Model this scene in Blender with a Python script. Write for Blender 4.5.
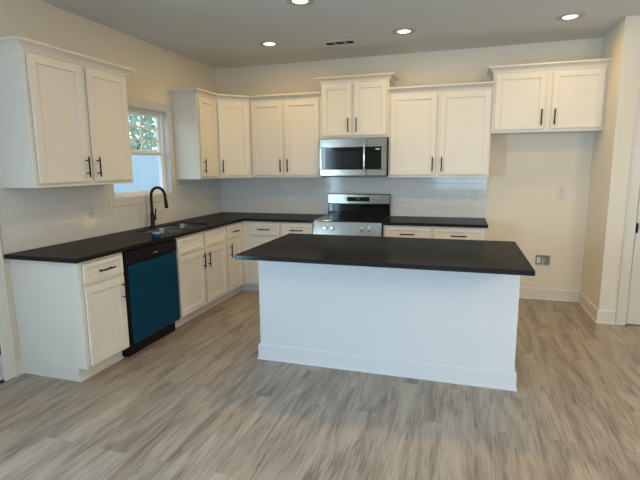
import bpy, bmesh, math, random
from math import pi, sin, cos, tan
from mathutils import Vector, Matrix, Euler

for o in list(bpy.data.objects):
    bpy.data.objects.remove(o)
S = bpy.context.scene
COL = S.collection

# ------------------------------------------------------------ camera
YAW, PITCH, ROLL, FPX = -0.3006, -0.1604, -0.0091, 454.9
cam_d = bpy.data.cameras.new('camera')
cam = bpy.data.objects.new('camera', cam_d)
COL.objects.link(cam)
fwd = Vector((sin(YAW)*cos(PITCH), cos(YAW)*cos(PITCH), sin(PITCH)))
right = Vector((cos(YAW), -sin(YAW), 0))
up = right.cross(fwd)
r2 = right*cos(ROLL) + up*sin(ROLL)
u2 = -right*sin(ROLL) + up*cos(ROLL)
M = Matrix((r2, u2, -fwd)).transposed().to_4x4()
M.translation = Vector((3.0785, -5.4628, 1.4998))
cam.matrix_world = M
cam_d.sensor_fit = 'HORIZONTAL'
cam_d.sensor_width = 36.0
cam_d.lens = FPX/640*36.0
cam_d.clip_start = 0.05
S.camera = cam

# ------------------------------------------------------------ view, sky
S.view_settings.view_transform = 'Standard'
S.view_settings.look = 'None'
S.view_settings.exposure = -0.33
S.view_settings.gamma = 1.0
S.view_settings.use_curve_mapping = False

W = bpy.data.worlds.new('sky')
S.world = W
W.use_nodes = True
nt = W.node_tree
bg = nt.nodes['Background']
sky = nt.nodes.new('ShaderNodeTexSky')
sky.sky_type = 'NISHITA'
sky.sun_disc = False
sky.sun_elevation = math.radians(48)
sky.sun_rotation = math.radians(250)
nt.links.new(sky.outputs['Color'], bg.inputs['Color'])
bg.inputs['Strength'].default_value = 0.6

def area(name, loc, rot, sx, sy, power, col, shape='RECTANGLE', spread=pi):
    d = bpy.data.lights.new(name, 'AREA')
    d.shape = shape
    d.size = sx
    if shape == 'RECTANGLE':
        d.size_y = sy
    d.energy = power
    d.color = col
    d.spread = spread
    o = bpy.data.objects.new(name, d)
    o.location = loc
    o.rotation_euler = rot
    COL.objects.link(o)
    return o

# daylight entering through the patio door (left wall) and the rear windows
DAY = (0.46, 0.74, 1.0)
area('daylight_patio', (-0.22, -5.97, 1.08), (0, -pi/2, 0), 2.05, 1.05, 310, DAY)
area('daylight_rear', (3.6, -9.3, 1.48), (pi/2, 0, 0), 2.8, 1.45, 138, DAY)
area('daylight_rear_right', (6.05, -9.3, 1.48), (pi/2, 0, 0), 1.1, 1.45, 20, DAY)
CAN_POWER = 5.6
CAN_COL = (1.0, 0.66, 0.22)

# ------------------------------------------------------------ materials
def mat(name, col, rough=0.5, metal=0.0, coat=0.0, spec=0.5):
    m = bpy.data.materials.new(name)
    m.use_nodes = True
    b = m.node_tree.nodes['Principled BSDF']
    b.inputs['Base Color'].default_value = (*col, 1)
    b.inputs['Roughness'].default_value = rough
    b.inputs['Metallic'].default_value = metal
    b.inputs['Coat Weight'].default_value = coat
    b.inputs['Specular IOR Level'].default_value = spec
    return m

def N(m, t, **kw):
    n = m.node_tree.nodes.new(t)
    for k, v in kw.items():
        setattr(n, k, v)
    return n

def L(m, a, b):
    m.node_tree.links.new(a, b)

def mottled(name, col, amt=0.04, scale=6, rough=0.5, bump=0.0, bscale=250, **kw):
    """paint with a faint uneven tone and roller stipple"""
    m = mat(name, col, rough, **kw)
    b = m.node_tree.nodes['Principled BSDF']
    tc = N(m, 'ShaderNodeTexCoord')
    no = N(m, 'ShaderNodeTexNoise')
    no.inputs['Scale'].default_value = scale
    no.inputs['Detail'].default_value = 3
    L(m, tc.outputs['Object'], no.inputs['Vector'])
    mr = N(m, 'ShaderNodeMapRange')
    mr.inputs['To Min'].default_value = 1-amt
    mr.inputs['To Max'].default_value = 1+amt
    L(m, no.outputs['Fac'], mr.inputs['Value'])
    mx = N(m, 'ShaderNodeVectorMath', operation='SCALE')
    mx.inputs[0].default_value = col
    L(m, mr.outputs['Result'], mx.inputs['Scale'])
    L(m, mx.outputs['Vector'], b.inputs['Base Color'])
    if bump:
        n2 = N(m, 'ShaderNodeTexNoise')
        n2.inputs['Scale'].default_value = bscale
        L(m, tc.outputs['Object'], n2.inputs['Vector'])
        bp = N(m, 'ShaderNodeBump')
        bp.inputs['Strength'].default_value = bump
        bp.inputs['Distance'].default_value = 0.001
        L(m, n2.outputs['Fac'], bp.inputs['Height'])
        L(m, bp.outputs['Normal'], b.inputs['Normal'])
    return m

WALL = mottled('wall_paint', (0.75, 0.685, 0.58), 0.02, 2, 0.75, 0.3)
CEIL = mottled('ceiling_paint', (0.67, 0.705, 0.715), 0.02, 2, 0.9, 0.5, 120)
BASEP = mottled('baseboard_paint', (0.70, 0.665, 0.60), 0.015, 5, 0.4)
TRIM = mottled('trim_paint', (0.62, 0.61, 0.60), 0.015, 5, 0.35)
CAB = mottled('cabinet_paint', (0.75, 0.71, 0.645), 0.015, 4, 0.38)
CABIN = mat('cabinet_interior', (0.5, 0.42, 0.32), 0.6)
BLACK = mottled('black_metal', (0.008, 0.008, 0.009), 0.1, 30, 0.38, spec=0.2)
BPLASTIC = mottled('black_plastic', (0.007, 0.007, 0.008), 0.1, 30, 0.3, spec=0.2)
BGLASS = mottled('black_glass', (0.006, 0.007, 0.008), 0.05, 5, 0.06, spec=0.3)
OUTLET = mottled('outlet_plastic', (0.62, 0.61, 0.59), 0.01, 20, 0.35)
SLOT = mat('slot_dark', (0.03, 0.03, 0.03), 0.6)
VINYL = mottled('white_vinyl', (0.82, 0.84, 0.86), 0.01, 8, 0.35)
GREYP = mat('display_print', (0.6, 0.65, 0.7), 0.5)

def steel(name, col, rough, axis=2):
    m = mat(name, col, rough, 1.0)
    b = m.node_tree.nodes['Principled BSDF']
    tc = N(m, 'ShaderNodeTexCoord')
    mp = N(m, 'ShaderNodeMapping')
    sc = [4, 4, 4]
    sc[axis] = 500
    mp.inputs['Scale'].default_value = sc
    no = N(m, 'ShaderNodeTexNoise')
    no.inputs['Scale'].default_value = 1
    L(m, tc.outputs['Object'], mp.inputs['Vector'])
    L(m, mp.outputs['Vector'], no.inputs['Vector'])
    mr = N(m, 'ShaderNodeMapRange')
    mr.inputs['To Min'].default_value = rough-0.05
    mr.inputs['To Max'].default_value = rough+0.08
    L(m, no.outputs['Fac'], mr.inputs['Value'])
    L(m, mr.outputs['Result'], b.inputs['Roughness'])
    return m
STEEL = steel('brushed_steel', (0.38, 0.345, 0.30), 0.17)
SINKST = steel('sink_steel', (0.22, 0.22, 0.22), 0.22, 0)
CHROME = mat('chrome', (0.8, 0.8, 0.8), 0.12, 1.0)
FILM = mottled('blue_film_over_steel', (0.001, 0.045, 0.09), 0.06, 3, 0.32, spec=0.12)

# emissive lens of the downlights
LENS = bpy.data.materials.new('lamp_lens')
LENS.use_nodes = True
lb = LENS.node_tree.nodes['Principled BSDF']
lb.inputs['Base Color'].default_value = (0.9, 0.9, 0.88, 1)
lb.inputs['Emission Color'].default_value = (1, 0.88, 0.72, 1)
lb.inputs['Emission Strength'].default_value = 6

def glass_mat(name, tint=(0.93, 0.97, 0.98)):
    m = bpy.data.materials.new(name)
    m.use_nodes = True
    n = m.node_tree
    n.nodes.clear()
    out = n.nodes.new('ShaderNodeOutputMaterial')
    mix = n.nodes.new('ShaderNodeMixShader')
    tr = n.nodes.new('ShaderNodeBsdfTransparent')
    tr.inputs['Color'].default_value = (*tint, 1)
    gl = n.nodes.new('ShaderNodeBsdfGlossy')
    gl.inputs['Roughness'].default_value = 0.02
    fr = n.nodes.new('ShaderNodeFresnel')
    fr.inputs['IOR'].default_value = 1.45
    ge = n.nodes.new('ShaderNodeNewGeometry')
    sb = n.nodes.new('ShaderNodeMath')
    sb.operation = 'SUBTRACT'
    sb.inputs[0].default_value = 1.0
    sb.use_clamp = True
    n.links.new(ge.outputs['Backfacing'], sb.inputs[1])
    mu = n.nodes.new('ShaderNodeMath')
    mu.operation = 'MULTIPLY'
    n.links.new(fr.outputs[0], mu.inputs[0])
    n.links.new(sb.outputs[0], mu.inputs[1])
    n.links.new(mu.outputs[0], mix.inputs[0])
    n.links.new(tr.outputs[0], mix.inputs[1])
    n.links.new(gl.outputs[0], mix.inputs[2])
    n.links.new(mix.outputs[0], out.inputs['Surface'])
    return m
GLASS = glass_mat('window_glass')

def granite():
    m = mat('black_granite', (0.012, 0.012, 0.012), 0.2, 0, 0, 0.10)
    b = m.node_tree.nodes['Principled BSDF']
    tc = N(m, 'ShaderNodeTexCoord')
    v = N(m, 'ShaderNodeTexVoronoi')
    v.inputs['Scale'].default_value = 260
    L(m, tc.outputs['Object'], v.inputs['Vector'])
    no = N(m, 'ShaderNodeTexNoise')
    no.inputs['Scale'].default_value = 90
    no.inputs['Detail'].default_value = 4
    L(m, tc.outputs['Object'], no.inputs['Vector'])
    cr = N(m, 'ShaderNodeValToRGB')
    cr.color_ramp.elements[0].position = 0.35
    cr.color_ramp.elements[0].color = (0.008, 0.008, 0.008, 1)
    cr.color_ramp.elements[1].position = 0.75
    cr.color_ramp.elements[1].color = (0.026, 0.025, 0.023, 1)
    L(m, no.outputs['Fac'], cr.inputs['Fac'])
    cr2 = N(m, 'ShaderNodeValToRGB')
    cr2.color_ramp.elements[0].position = 0.80
    cr2.color_ramp.elements[0].color = (0, 0, 0, 1)
    cr2.color_ramp.elements[1].position = 0.95
    cr2.color_ramp.elements[1].color = (0.06, 0.06, 0.057, 1)
    L(m, v.outputs['Color'], cr2.inputs['Fac'])
    ad = N(m, 'ShaderNodeMixRGB', blend_type='ADD')
    ad.inputs['Fac'].default_value = 1
    L(m, cr.outputs['Color'], ad.inputs['Color1'])
    L(m, cr2.outputs['Color'], ad.inputs['Color2'])
    L(m, ad.outputs['Color'], b.inputs['Base Color'])
    b.inputs['Specular IOR Level'].default_value = 0
    gl = N(m, 'ShaderNodeBsdfGlossy')
    gl.inputs['Roughness'].default_value = 0.13
    fr = N(m, 'ShaderNodeFresnel')
    fr.inputs['IOR'].default_value = 1.5
    mu = N(m, 'ShaderNodeMath', operation='MULTIPLY')
    L(m, fr.outputs[0], mu.inputs[0])
    mu.inputs[1].default_value = 0.32
    ms = N(m, 'ShaderNodeMixShader')
    L(m, mu.outputs[0], ms.inputs[0])
    L(m, b.outputs[0], ms.inputs[1])
    L(m, gl.outputs[0], ms.inputs[2])
    L(m, ms.outputs[0], m.node_tree.nodes['Material Output'].inputs['Surface'])
    return m
GRANITE = granite()

def tiles():
    m = mat('subway_tile', (0.7, 0.7, 0.7), 0.12, 0, 0.0, 0.5)
    b = m.node_tree.nodes['Principled BSDF']
    tc = N(m, 'ShaderNodeTexCoord')
    sp = N(m, 'ShaderNodeSeparateXYZ')
    L(m, tc.outputs['Object'], sp.inputs[0])
    ad = N(m, 'ShaderNodeMath', operation='ADD')
    L(m, sp.outputs['X'], ad.inputs[0])
    L(m, sp.outputs['Y'], ad.inputs[1])
    sz = N(m, 'ShaderNodeMath', operation='SUBTRACT')
    L(m, sp.outputs['Z'], sz.inputs[0])
    sz.inputs[1].default_value = 0.905
    cb = N(m, 'ShaderNodeCombineXYZ')
    L(m, ad.outputs[0], cb.inputs['X'])
    L(m, sz.outputs[0], cb.inputs['Y'])
    br = N(m, 'ShaderNodeTexBrick')
    br.offset = 0.5
    br.inputs['Color1'].default_value = (0.66, 0.665, 0.66, 1)
    br.inputs['Color2'].default_value = (0.635, 0.64, 0.635, 1)
    br.inputs['Mortar'].default_value = (0.70, 0.70, 0.69, 1)
    br.inputs['Scale'].default_value = 1
    br.inputs['Mortar Size'].default_value = 0.0022
    br.inputs['Mortar Smooth'].default_value = 0.2
    br.inputs['Brick Width'].default_value = 0.232
    br.inputs['Row Height'].default_value = 0.0775
    L(m, cb.outputs[0], br.inputs['Vector'])
    L(m, br.outputs['Color'], b.inputs['Base Color'])
    mr = N(m, 'ShaderNodeMapRange')
    mr.inputs['To Min'].default_value = 0.1
    mr.inputs['To Max'].default_value = 0.7
    L(m, br.outputs['Fac'], mr.inputs['Value'])
    L(m, mr.outputs['Result'], b.inputs['Roughness'])
    inv = N(m, 'ShaderNodeMath', operation='SUBTRACT')
    inv.inputs[0].default_value = 1
    L(m, br.outputs['Fac'], inv.inputs[1])
    wav = N(m, 'ShaderNodeTexNoise')
    wav.inputs['Scale'].default_value = 9
    L(m, tc.outputs['Object'], wav.inputs['Vector'])
    ma = N(m, 'ShaderNodeMath', operation='MULTIPLY_ADD')
    L(m, wav.outputs['Fac'], ma.inputs[0])
    ma.inputs[1].default_value = 0.6
    L(m, inv.outputs[0], ma.inputs[2])
    bp = N(m, 'ShaderNodeBump')
    bp.inputs['Strength'].default_value = 0.5
    bp.inputs['Distance'].default_value = 0.0012
    L(m, ma.outputs[0], bp.inputs['Height'])
    L(m, bp.outputs['Normal'], b.inputs['Normal'])
    return m
TILE = tiles()

def planks():
    """grey-brown vinyl planks running along Y"""
    m = mat('vinyl_plank', (0.3, 0.25, 0.2), 0.34, 0, 0, 0.5)
    b = m.node_tree.nodes['Principled BSDF']
    tc = N(m, 'ShaderNodeTexCoord')
    sp = N(m, 'ShaderNodeSeparateXYZ')
    L(m, tc.outputs['Object'], sp.inputs[0])
    cb = N(m, 'ShaderNodeCombineXYZ')
    L(m, sp.outputs['Y'], cb.inputs['X'])
    L(m, sp.outputs['X'], cb.inputs['Y'])
    br = N(m, 'ShaderNodeTexBrick')
    br.offset = 0.37
    br.offset_frequency = 2
    br.inputs['Color1'].default_value = (0, 0, 0, 1)
    br.inputs['Color2'].default_value = (1, 1, 1, 1)
    br.inputs['Mortar'].default_value = (0.5, 0.5, 0.5, 1)
    br.inputs['Scale'].default_value = 1
    br.inputs['Mortar Size'].default_value = 0.0011
    br.inputs['Mortar Smooth'].default_value = 0.3
    br.inputs['Brick Width'].default_value = 1.22
    br.inputs['Row Height'].default_value = 0.178
    L(m, cb.outputs[0], br.inputs['Vector'])
    sepc = N(m, 'ShaderNodeSeparateColor')
    L(m, br.outputs['Color'], sepc.inputs[0])
    # per-plank offset so that grain differs from board to board
    off = N(m, 'ShaderNodeMath', operation='MULTIPLY')
    L(m, sepc.outputs['Red'], off.inputs[0])
    off.inputs[1].default_value = 37.0
    cb2 = N(m, 'ShaderNodeCombineXYZ')
    L(m, sp.outputs['X'], cb2.inputs['X'])
    L(m, sp.outputs['Y'], cb2.inputs['Y'])
    L(m, off.outputs[0], cb2.inputs['Z'])
    def noise(sx, sy, scale, det, dist):
        mp = N(m, 'ShaderNodeMapping')
        mp.inputs['Scale'].default_value = (sx, sy, 1)
        L(m, cb2.outputs[0], mp.inputs['Vector'])
        n = N(m, 'ShaderNodeTexNoise')
        n.inputs['Scale'].default_value = scale
        n.inputs['Detail'].default_value = det
        n.inputs['Distortion'].default_value = dist
        L(m, mp.outputs[0], n.inputs['Vector'])
        return n.outputs['Fac']
    big = noise(8, 1.3, 1.0, 4, 1.0)
    fine = noise(50, 2.8, 1.0, 8, 1.6)
    mix = N(m, 'ShaderNodeMath', operation='MULTIPLY_ADD')
    L(m, big, mix.inputs[0])
    mix.inputs[1].default_value = 0.52
    fm = N(m, 'ShaderNodeMath', operation='MULTIPLY')
    L(m, fine, fm.inputs[0])
    fm.inputs[1].default_value = 0.48
    L(m, fm.outputs[0], mix.inputs[2])
    pm = N(m, 'ShaderNodeMath', operation='MULTIPLY_ADD')
    L(m, sepc.outputs['Red'], pm.inputs[0])
    pm.inputs[1].default_value = 0.03
    L(m, mix.outputs[0], pm.inputs[2])
    cr = N(m, 'ShaderNodeValToRGB')
    e = cr.color_ramp.elements
    e[0].position = 0.36
    e[0].color = (0.155, 0.122, 0.096, 1)
    e[1].position = 0.72
    e[1].color = (0.48, 0.42, 0.365, 1)
    k = e.new(0.46)
    k.color = (0.275, 0.225, 0.18, 1)
    k = e.new(0.56)
    k.color = (0.385, 0.322, 0.262, 1)
    L(m, pm.outputs[0], cr.inputs['Fac'])
    dk = N(m, 'ShaderNodeMixRGB', blend_type='MIX')
    L(m, br.outputs['Fac'], dk.inputs['Fac'])
    L(m, cr.outputs['Color'], dk.inputs['Color1'])
    dk.inputs['Color2'].default_value = (0.25, 0.21, 0.17, 1)
    L(m, dk.outputs['Color'], b.inputs['Base Color'])
    bp = N(m, 'ShaderNodeBump')
    bp.inputs['Strength'].default_value = 0.25
    bp.inputs['Distance'].default_value = 0.0008
    L(m, fine, bp.inputs['Height'])
    L(m, bp.outputs['Normal'], b.inputs['Normal'])
    return m
PLANK = planks()

# ------------------------------------------------------------ mesh helpers
def box(bm, x0, x1, y0, y1, z0, z1, bev=0.0, seg=1):
    t = bmesh.new()
    bmesh.ops.create_cube(t, size=1)
    bmesh.ops.scale(t, vec=(x1-x0, y1-y0, z1-z0), verts=t.verts)
    bmesh.ops.translate(t, vec=((x0+x1)/2, (y0+y1)/2, (z0+z1)/2), verts=t.verts)
    if bev:
        bmesh.ops.bevel(t, geom=t.edges[:], offset=bev, segments=seg, profile=0.5, affect='EDGES')
    merge(bm, t)

def merge(bm, t, mtx=None):
    if mtx is not None:
        bmesh.ops.transform(t, matrix=mtx, verts=t.verts)
    me = bpy.data.meshes.new('tmp')
    t.to_mesh(me)
    t.free()
    bm.from_mesh(me)
    bpy.data.meshes.remove(me)

def cyl(bm, p0, p1, r0, r1=None, n=20, bev=0.0):
    r1 = r0 if r1 is None else r1
    p0, p1 = Vector(p0), Vector(p1)
    t = bmesh.new()
    bmesh.ops.create_cone(t, cap_ends=True, segments=n, radius1=r0, radius2=r1, depth=(p1-p0).length)
    if bev:
        ed = [e for e in t.edges if abs(e.verts[0].co.z-e.verts[1].co.z) < 1e-6]
        bmesh.ops.bevel(t, geom=ed, offset=bev, segments=2, profile=0.5, affect='EDGES')
    q = (p1-p0).to_track_quat('Z', 'Y')
    merge(bm, t, Matrix.Translation((p0+p1)/2) @ q.to_matrix().to_4x4())

def tube(bm, pts, r, n=12, radii=None):
    pts = [Vector(p) for p in pts]
    rings = []
    prev = None
    for i, p in enumerate(pts):
        d = (pts[min(i+1, len(pts)-1)] - pts[max(i-1, 0)]).normalized()
        if prev is None:
            a = Vector((0, 0, 1)) if abs(d.z) < 0.9 else Vector((1, 0, 0))
            prev = d.cross(a).normalized()
        prev = (prev - d*prev.dot(d)).normalized()
        b = d.cross(prev)
        rr = radii[i] if radii else r
        rings.append([bm.verts.new(p + (prev*cos(2*pi*k/n) + b*sin(2*pi*k/n))*rr) for k in range(n)])
    for a, b in zip(rings[:-1], rings[1:]):
        for k in range(n):
            bm.faces.new((a[k], a[(k+1) % n], b[(k+1) % n], b[k]))
    bm.faces.new(rings[0][::-1])
    bm.faces.new(rings[-1])

def lathe(bm, prof, n=32, mtx=None):
    t = bmesh.new()
    rings = [[t.verts.new((r*cos(2*pi*k/n), r*sin(2*pi*k/n), z)) for k in range(n)] for r, z in prof]
    for a, b in zip(rings[:-1], rings[1:]):
        for k in range(n):
            t.faces.new((a[k], a[(k+1) % n], b[(k+1) % n], b[k]))
    if prof[0][0] > 1e-6:
        t.faces.new(rings[0][::-1])
    if prof[-1][0] > 1e-6:
        t.faces.new(rings[-1])
    bmesh.ops.remove_doubles(t, verts=t.verts, dist=1e-6)
    merge(bm, t, mtx)

def sweep(bm, prof, path):
    """profile points (out, z) swept along an open plan path with mitred corners;
       'out' is to the right-hand side of the walking direction"""
    P = [Vector((p[0], p[1])) for p in path]
    offs = []
    for i in range(len(P)):
        def nrm(a, b):
            d = (b-a).normalized()
            return Vector((d.y, -d.x))
        if i == 0:
            offs.append(nrm(P[0], P[1]))
        elif i == len(P)-1:
            offs.append(nrm(P[-2], P[-1]))
        else:
            a, b = nrm(P[i-1], P[i]), nrm(P[i], P[i+1])
            s = (a+b)
            offs.append(s / (1+a.dot(b)))
    rings = [[bm.verts.new((p.x+o.x*u, p.y+o.y*u, z)) for u, z in prof] for p, o in zip(P, offs)]
    n = len(prof)
    for a, b in zip(rings[:-1], rings[1:]):
        for k in range(n):
            bm.faces.new((a[k], b[k], b[(k+1) % n], a[(k+1) % n]))
    bm.faces.new(rings[0])
    bm.faces.new(rings[-1][::-1])

def prism(bm, poly, z0, z1, bev=0.0):
    t = bmesh.new()
    vs = [t.verts.new((x, y, z0)) for x, y in poly]
    f = t.faces.new(vs)
    r = bmesh.ops.extrude_face_region(t, geom=[f])
    bmesh.ops.translate(t, vec=(0, 0, z1-z0), verts=[v for v in r['geom'] if isinstance(v, bmesh.types.BMVert)])
    bmesh.ops.recalc_face_normals(t, faces=t.faces)
    if bev:
        bmesh.ops.bevel(t, geom=t.edges[:], offset=bev, segments=2, profile=0.5, affect='EDGES')
    merge(bm, t)

def obj(name, bm, m, parent=None, smooth=False):
    bmesh.ops.recalc_face_normals(bm, faces=bm.faces)
    me = bpy.data.meshes.new(name)
    bm.to_mesh(me)
    bm.free()
    if smooth:
        for p in me.polygons:
            p.use_smooth = True
        me.set_sharp_from_angle(angle=math.radians(40))
    me.materials.append(m)
    o = bpy.data.objects.new(name, me)
    COL.objects.link(o)
    if parent:
        o.parent = parent
    return o

def boxes(name, lst, m, parent=None, bev=0.0):
    bm = bmesh.new()
    for b in lst:
        box(bm, *b, bev=bev)
    return obj(name, bm, m, parent)

def tag(o, label=None, cat=None, group=None, kind=None):
    if label: o['label'] = label
    if cat: o['category'] = cat
    if group: o['group'] = group
    if kind: o['kind'] = kind
    return o

def thing(name, label, cat, loc=(0, 0, 0), rz=0, group=None):
    o = bpy.data.objects.new(name, None)
    o.empty_display_size = 0.1
    COL.objects.link(o)
    o.location = loc
    o.rotation_euler = (0, 0, rz)
    return tag(o, label, cat, group)

def struct(o, label):
    return tag(o, label, None, None, 'structure')

def copy_tree(o, parent=None):
    c = o.copy()
    COL.objects.link(c)
    if parent:
        c.parent = parent
    for ch in [k for k in bpy.data.objects if k.parent == o]:
        copy_tree(ch, c)
    return c

# ------------------------------------------------------------ dimensions
H = 2.75
XR, YS = 4.374, -0.70         # niche side wall, its front
XE, YE = 7.0, -9.1            # far right and rear of the room
CT = 0.905                    # counter top
ZU = 1.37                     # underside of wall cabinets
T = 0.15                      # wall thickness
WY0, WY1, WZ0, WZ1 = -1.98, -1.095, 1.222, 2.092   # sink window opening

# ------------------------------------------------------------ room shell
def wall_with_holes(name, axis, pos0, pos1, a0, a1, z0, z1, holes, m):
    """wall slab between pos0..pos1 across its thickness; holes = (a0,a1,z0,z1) along its length"""
    bm = bmesh.new()
    def add(p, q, r, s):
        if q-p < 1e-4 or s-r < 1e-4:
            return
        if axis == 'x':
            box(bm, pos0, pos1, p, q, r, s)
        else:
            box(bm, p, q, pos0, pos1, r, s)
    cur = a0
    for h in sorted(holes):
        add(cur, h[0], z0, z1)
        add(h[0], h[1], z0, h[2])
        add(h[0], h[1], h[3], z1)
        cur = h[1]
    add(cur, a1, z0, z1)
    return obj(name, bm, m)

fl = boxes('floor', [(-T, XE+T, YE-T, T, -0.08, 0)], PLANK)
struct(fl, 'grey-brown wood-look plank floor')
ce = boxes('ceiling', [(-T, XE+T, YE-T, T, H, H+0.1)], CEIL)
struct(ce, 'flat grey-white ceiling')

PATIO = (-6.52, -5.42, 0.0, 2.12)
SIDE = (-4.07, -3.215, 0.0, 2.06)
wl = wall_with_holes('wall_left', 'x', -T, 0, YE, 0, 0, H,
                     [(WY0, WY1, WZ0, WZ1), SIDE, PATIO], WALL)
struct(wl, 'beige wall with the sink window')
wb = boxes('wall_back', [(-T, XR+T, 0, T, 0, H)], WALL)
struct(wb, 'beige wall behind the range')
DX0, DX1 = 4.602, 5.42
ws = wall_with_holes('wall_right', 'y', YS, YS+0.12, XR, XE, 0, H, [(DX0, DX1, 0, 2.045)], WALL)
struct(ws, 'wall with the white door right of the fridge niche')
wn = boxes('wall_niche', [(XR, XR+0.12, YS+0.12, 0, 0, H)], WALL)
struct(wn, 'short side wall of the empty fridge niche')
we = boxes('wall_east', [(XE, XE+T, YE, YS+0.12, 0, H)], WALL)
struct(we, 'far right wall of the room')
RW = [(2.2, 5.0, 0.75, 2.2), (5.5, 6.6, 0.75, 2.2)]
wr = wall_with_holes('wall_rear', 'y', YE-T, YE, 0, XE, 0, H, RW, WALL)
struct(wr, 'rear wall with daylight windows')
boxes('backing_wall', [(XR+0.12, XE, YS+0.9, YS+1.0, 0, H)], WALL)
struct(bpy.data.objects['backing_wall'], 'closet wall behind the right door').name = 'wall_closet'

# backsplash tiles (thin tiles fixed on the wall)
bm = bmesh.new()
tt = 0.006
y0t = -3.098
box(bm, 0, tt, y0t, -2.07, CT, ZU)
box(bm, 0, tt, -2.07, -1.01, CT, 1.138)
box(bm, 0, tt, -1.01, 0, CT, ZU)
sp = obj('backsplash', bm, TILE, wl)
sp = boxes('backsplash', [(tt, 3.352, -tt, 0, CT, ZU)], TILE, wb)
sp = boxes('tile_edge_strip', [(0, 0.008, y0t-0.012, y0t, CT, ZU)], TRIM, wl)

# skirting with a shoe moulding
BB = [(0, 0), (0.022, 0), (0.022, 0.012), (0.015, 0.02), (0.014, 0.118), (0.009, 0.128), (0.0, 0.132)]
def skirting(name, path, label):
    bm = bmesh.new()
    sweep(bm, BB, path)
    o = obj(name, bm, BASEP)
    return struct(o, label)
skirting('baseboard_right', [(3.36, 0), (XR, 0), (XR, YS), (4.514, YS)], 'white baseboard around the fridge niche')
skirting('baseboard_left', [(0, -3.127), (0, -3.072)], 'short white baseboard beside the end cabinet')
skirting('baseboard_rear', [(DX1+0.09, YS), (XE, YS), (XE, YE), (0, YE), (0, PATIO[0]-0.09)], 'white baseboard of the far room')
skirting('baseboard_side', [(0, PATIO[1]+0.09), (0, SIDE[0]-0.09)], 'white baseboard between the left doors')

# casing helper: flat frame round an opening
def casing_x(bm, y0, y1, z0, z1, w=0.088, t=0.018, bottom=False):
    zb = z0-w if bottom else 0
    box(bm, 0, t, y0-w, y0, zb, z1+w, bev=0.003)
    box(bm, 0, t, y1, y1+w, zb, z1+w, bev=0.003)
    box(bm, 0, t, y0, y1, z1, z1+w, bev=0.003)
    if bottom:
        box(bm, 0, t, y0, y1, zb, z0, bev=0.003)

# ------------------------------------------------------------ door on the right
bm = bmesh.new()
cw = 0.086
box(bm, DX0-cw, DX0, YS-0.018, YS, 0, 2.045+cw, bev=0.003)
box(bm, DX0-cw, DX0-cw+0.012, YS-0.026, YS-0.018, 0, 2.045+cw, bev=0.002)
box(bm, DX1, DX1+cw, YS-0.018, YS, 0, 2.045+cw, bev=0.003)
box(bm, DX0, DX1, YS-0.018, YS, 2.045, 2.045+cw, bev=0.003)
tr = obj('trim_1', bm, BASEP)
struct(tr, 'white casing of the right door')

def panel_door(w, h, t=0.035):
    """two-panel interior door, local x 0..w, face at y=0 towards -y"""
    bm = bmesh.new()
    st = 0.11
    box(bm, 0, st, 0, t, 0, h, bev=0.002)
    box(bm, w-st, w, 0, t, 0, h, bev=0.002)
    for a, b in ((0, 0.2), (0.92, 1.06), (h-0.12, h)):
        box(bm, st, w-st, 0, t, a, b)
    box(bm, st, w-st, 0.010, t-0.01, 0.2, 0.92)
    box(bm, st, w-st, 0.010, t-0.01, 1.06, h-0.12)
    for z0_, z1_ in ((0.2, 0.92), (1.06, h-0.12)):
        box(bm, st+0.04, w-st-0.04, 0.004, t-0.004, z0_+0.04, z1_-0.04, bev=0.005)
    return bm
dw = DX1-DX0-0.010
dr = obj('door_1', panel_door(dw, 2.032), BASEP)
dr.location = (DX0+0.008, YS+0.004, 0.010)
struct(dr, 'white interior door at the right edge')
# black knob with rosette near its left (latch) edge, and a latch plate in the gap
bm = bmesh.new()
lathe(bm, [(0.031, 0), (0.031, 0.006), (0.012, 0.010), (0.011, 0.035), (0.026, 0.045), (0.029, 0.058), (0.022, 0.068), (0.0, 0.070)], 24,
      Matrix.Translation((0.062, 0, 0.92)) @ Matrix.Rotation(pi/2, 4, 'X'))
o = obj('door_knob', bm, BLACK, dr, True)
o['label'] = 'black round knob'
boxes('latch_plate', [(0.001, 0.02, -0.002, 0.001, 0.865, 0.955)], BLACK, dr)
# door stop of the jamb
j = boxes('trim_2', [(DX0-0.006, DX0, YS, YS+0.12, 0, 2.045), (DX1, DX1+0.006, YS, YS+0.12, 0, 2.045),
                     (DX0, DX1, YS, YS+0.12, 2.045, 2.051)], SLOT)
struct(j, 'jamb of the right door')

# ------------------------------------------------------------ side door in the left wall (only its casing reaches the frame)
bm = bmesh.new()
casing_x(bm, SIDE[0], SIDE[1], 0, SIDE[3])
box(bm, 0.018, 0.026, SIDE[1]+0.072, SIDE[1]+0.088, 0, SIDE[3]+0.088, bev=0.002)
struct(obj('trim_3', bm, BASEP), 'white door casing at the left edge')
d2 = obj('door_2', panel_door(SIDE[1]-SIDE[0]-0.012, 2.035), TRIM)
d2.rotation_euler = (0, 0, pi/2)
d2.location = (-0.004, SIDE[0]+0.006, 0.012)
struct(d2, 'white door beside the end cabinet')
ww = SIDE[1]-SIDE[0]-0.012
for z in (0.19, 1.0, 1.80):
    bm = bmesh.new()
    cyl(bm, (ww+0.002, -0.008, z), (ww+0.002, -0.008, z+0.10), 0.007, n=12)
    box(bm, ww-0.03, ww+0.004, -0.003, -0.0005, z, z+0.10)
    o = obj('door_hinge', bm, BLACK, d2, True)
    o['label'] = 'black hinge'
boxes('threshold', [(0.0, ww, -0.018, 0.04, -0.012, 0.004)], SLOT, d2)

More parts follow.
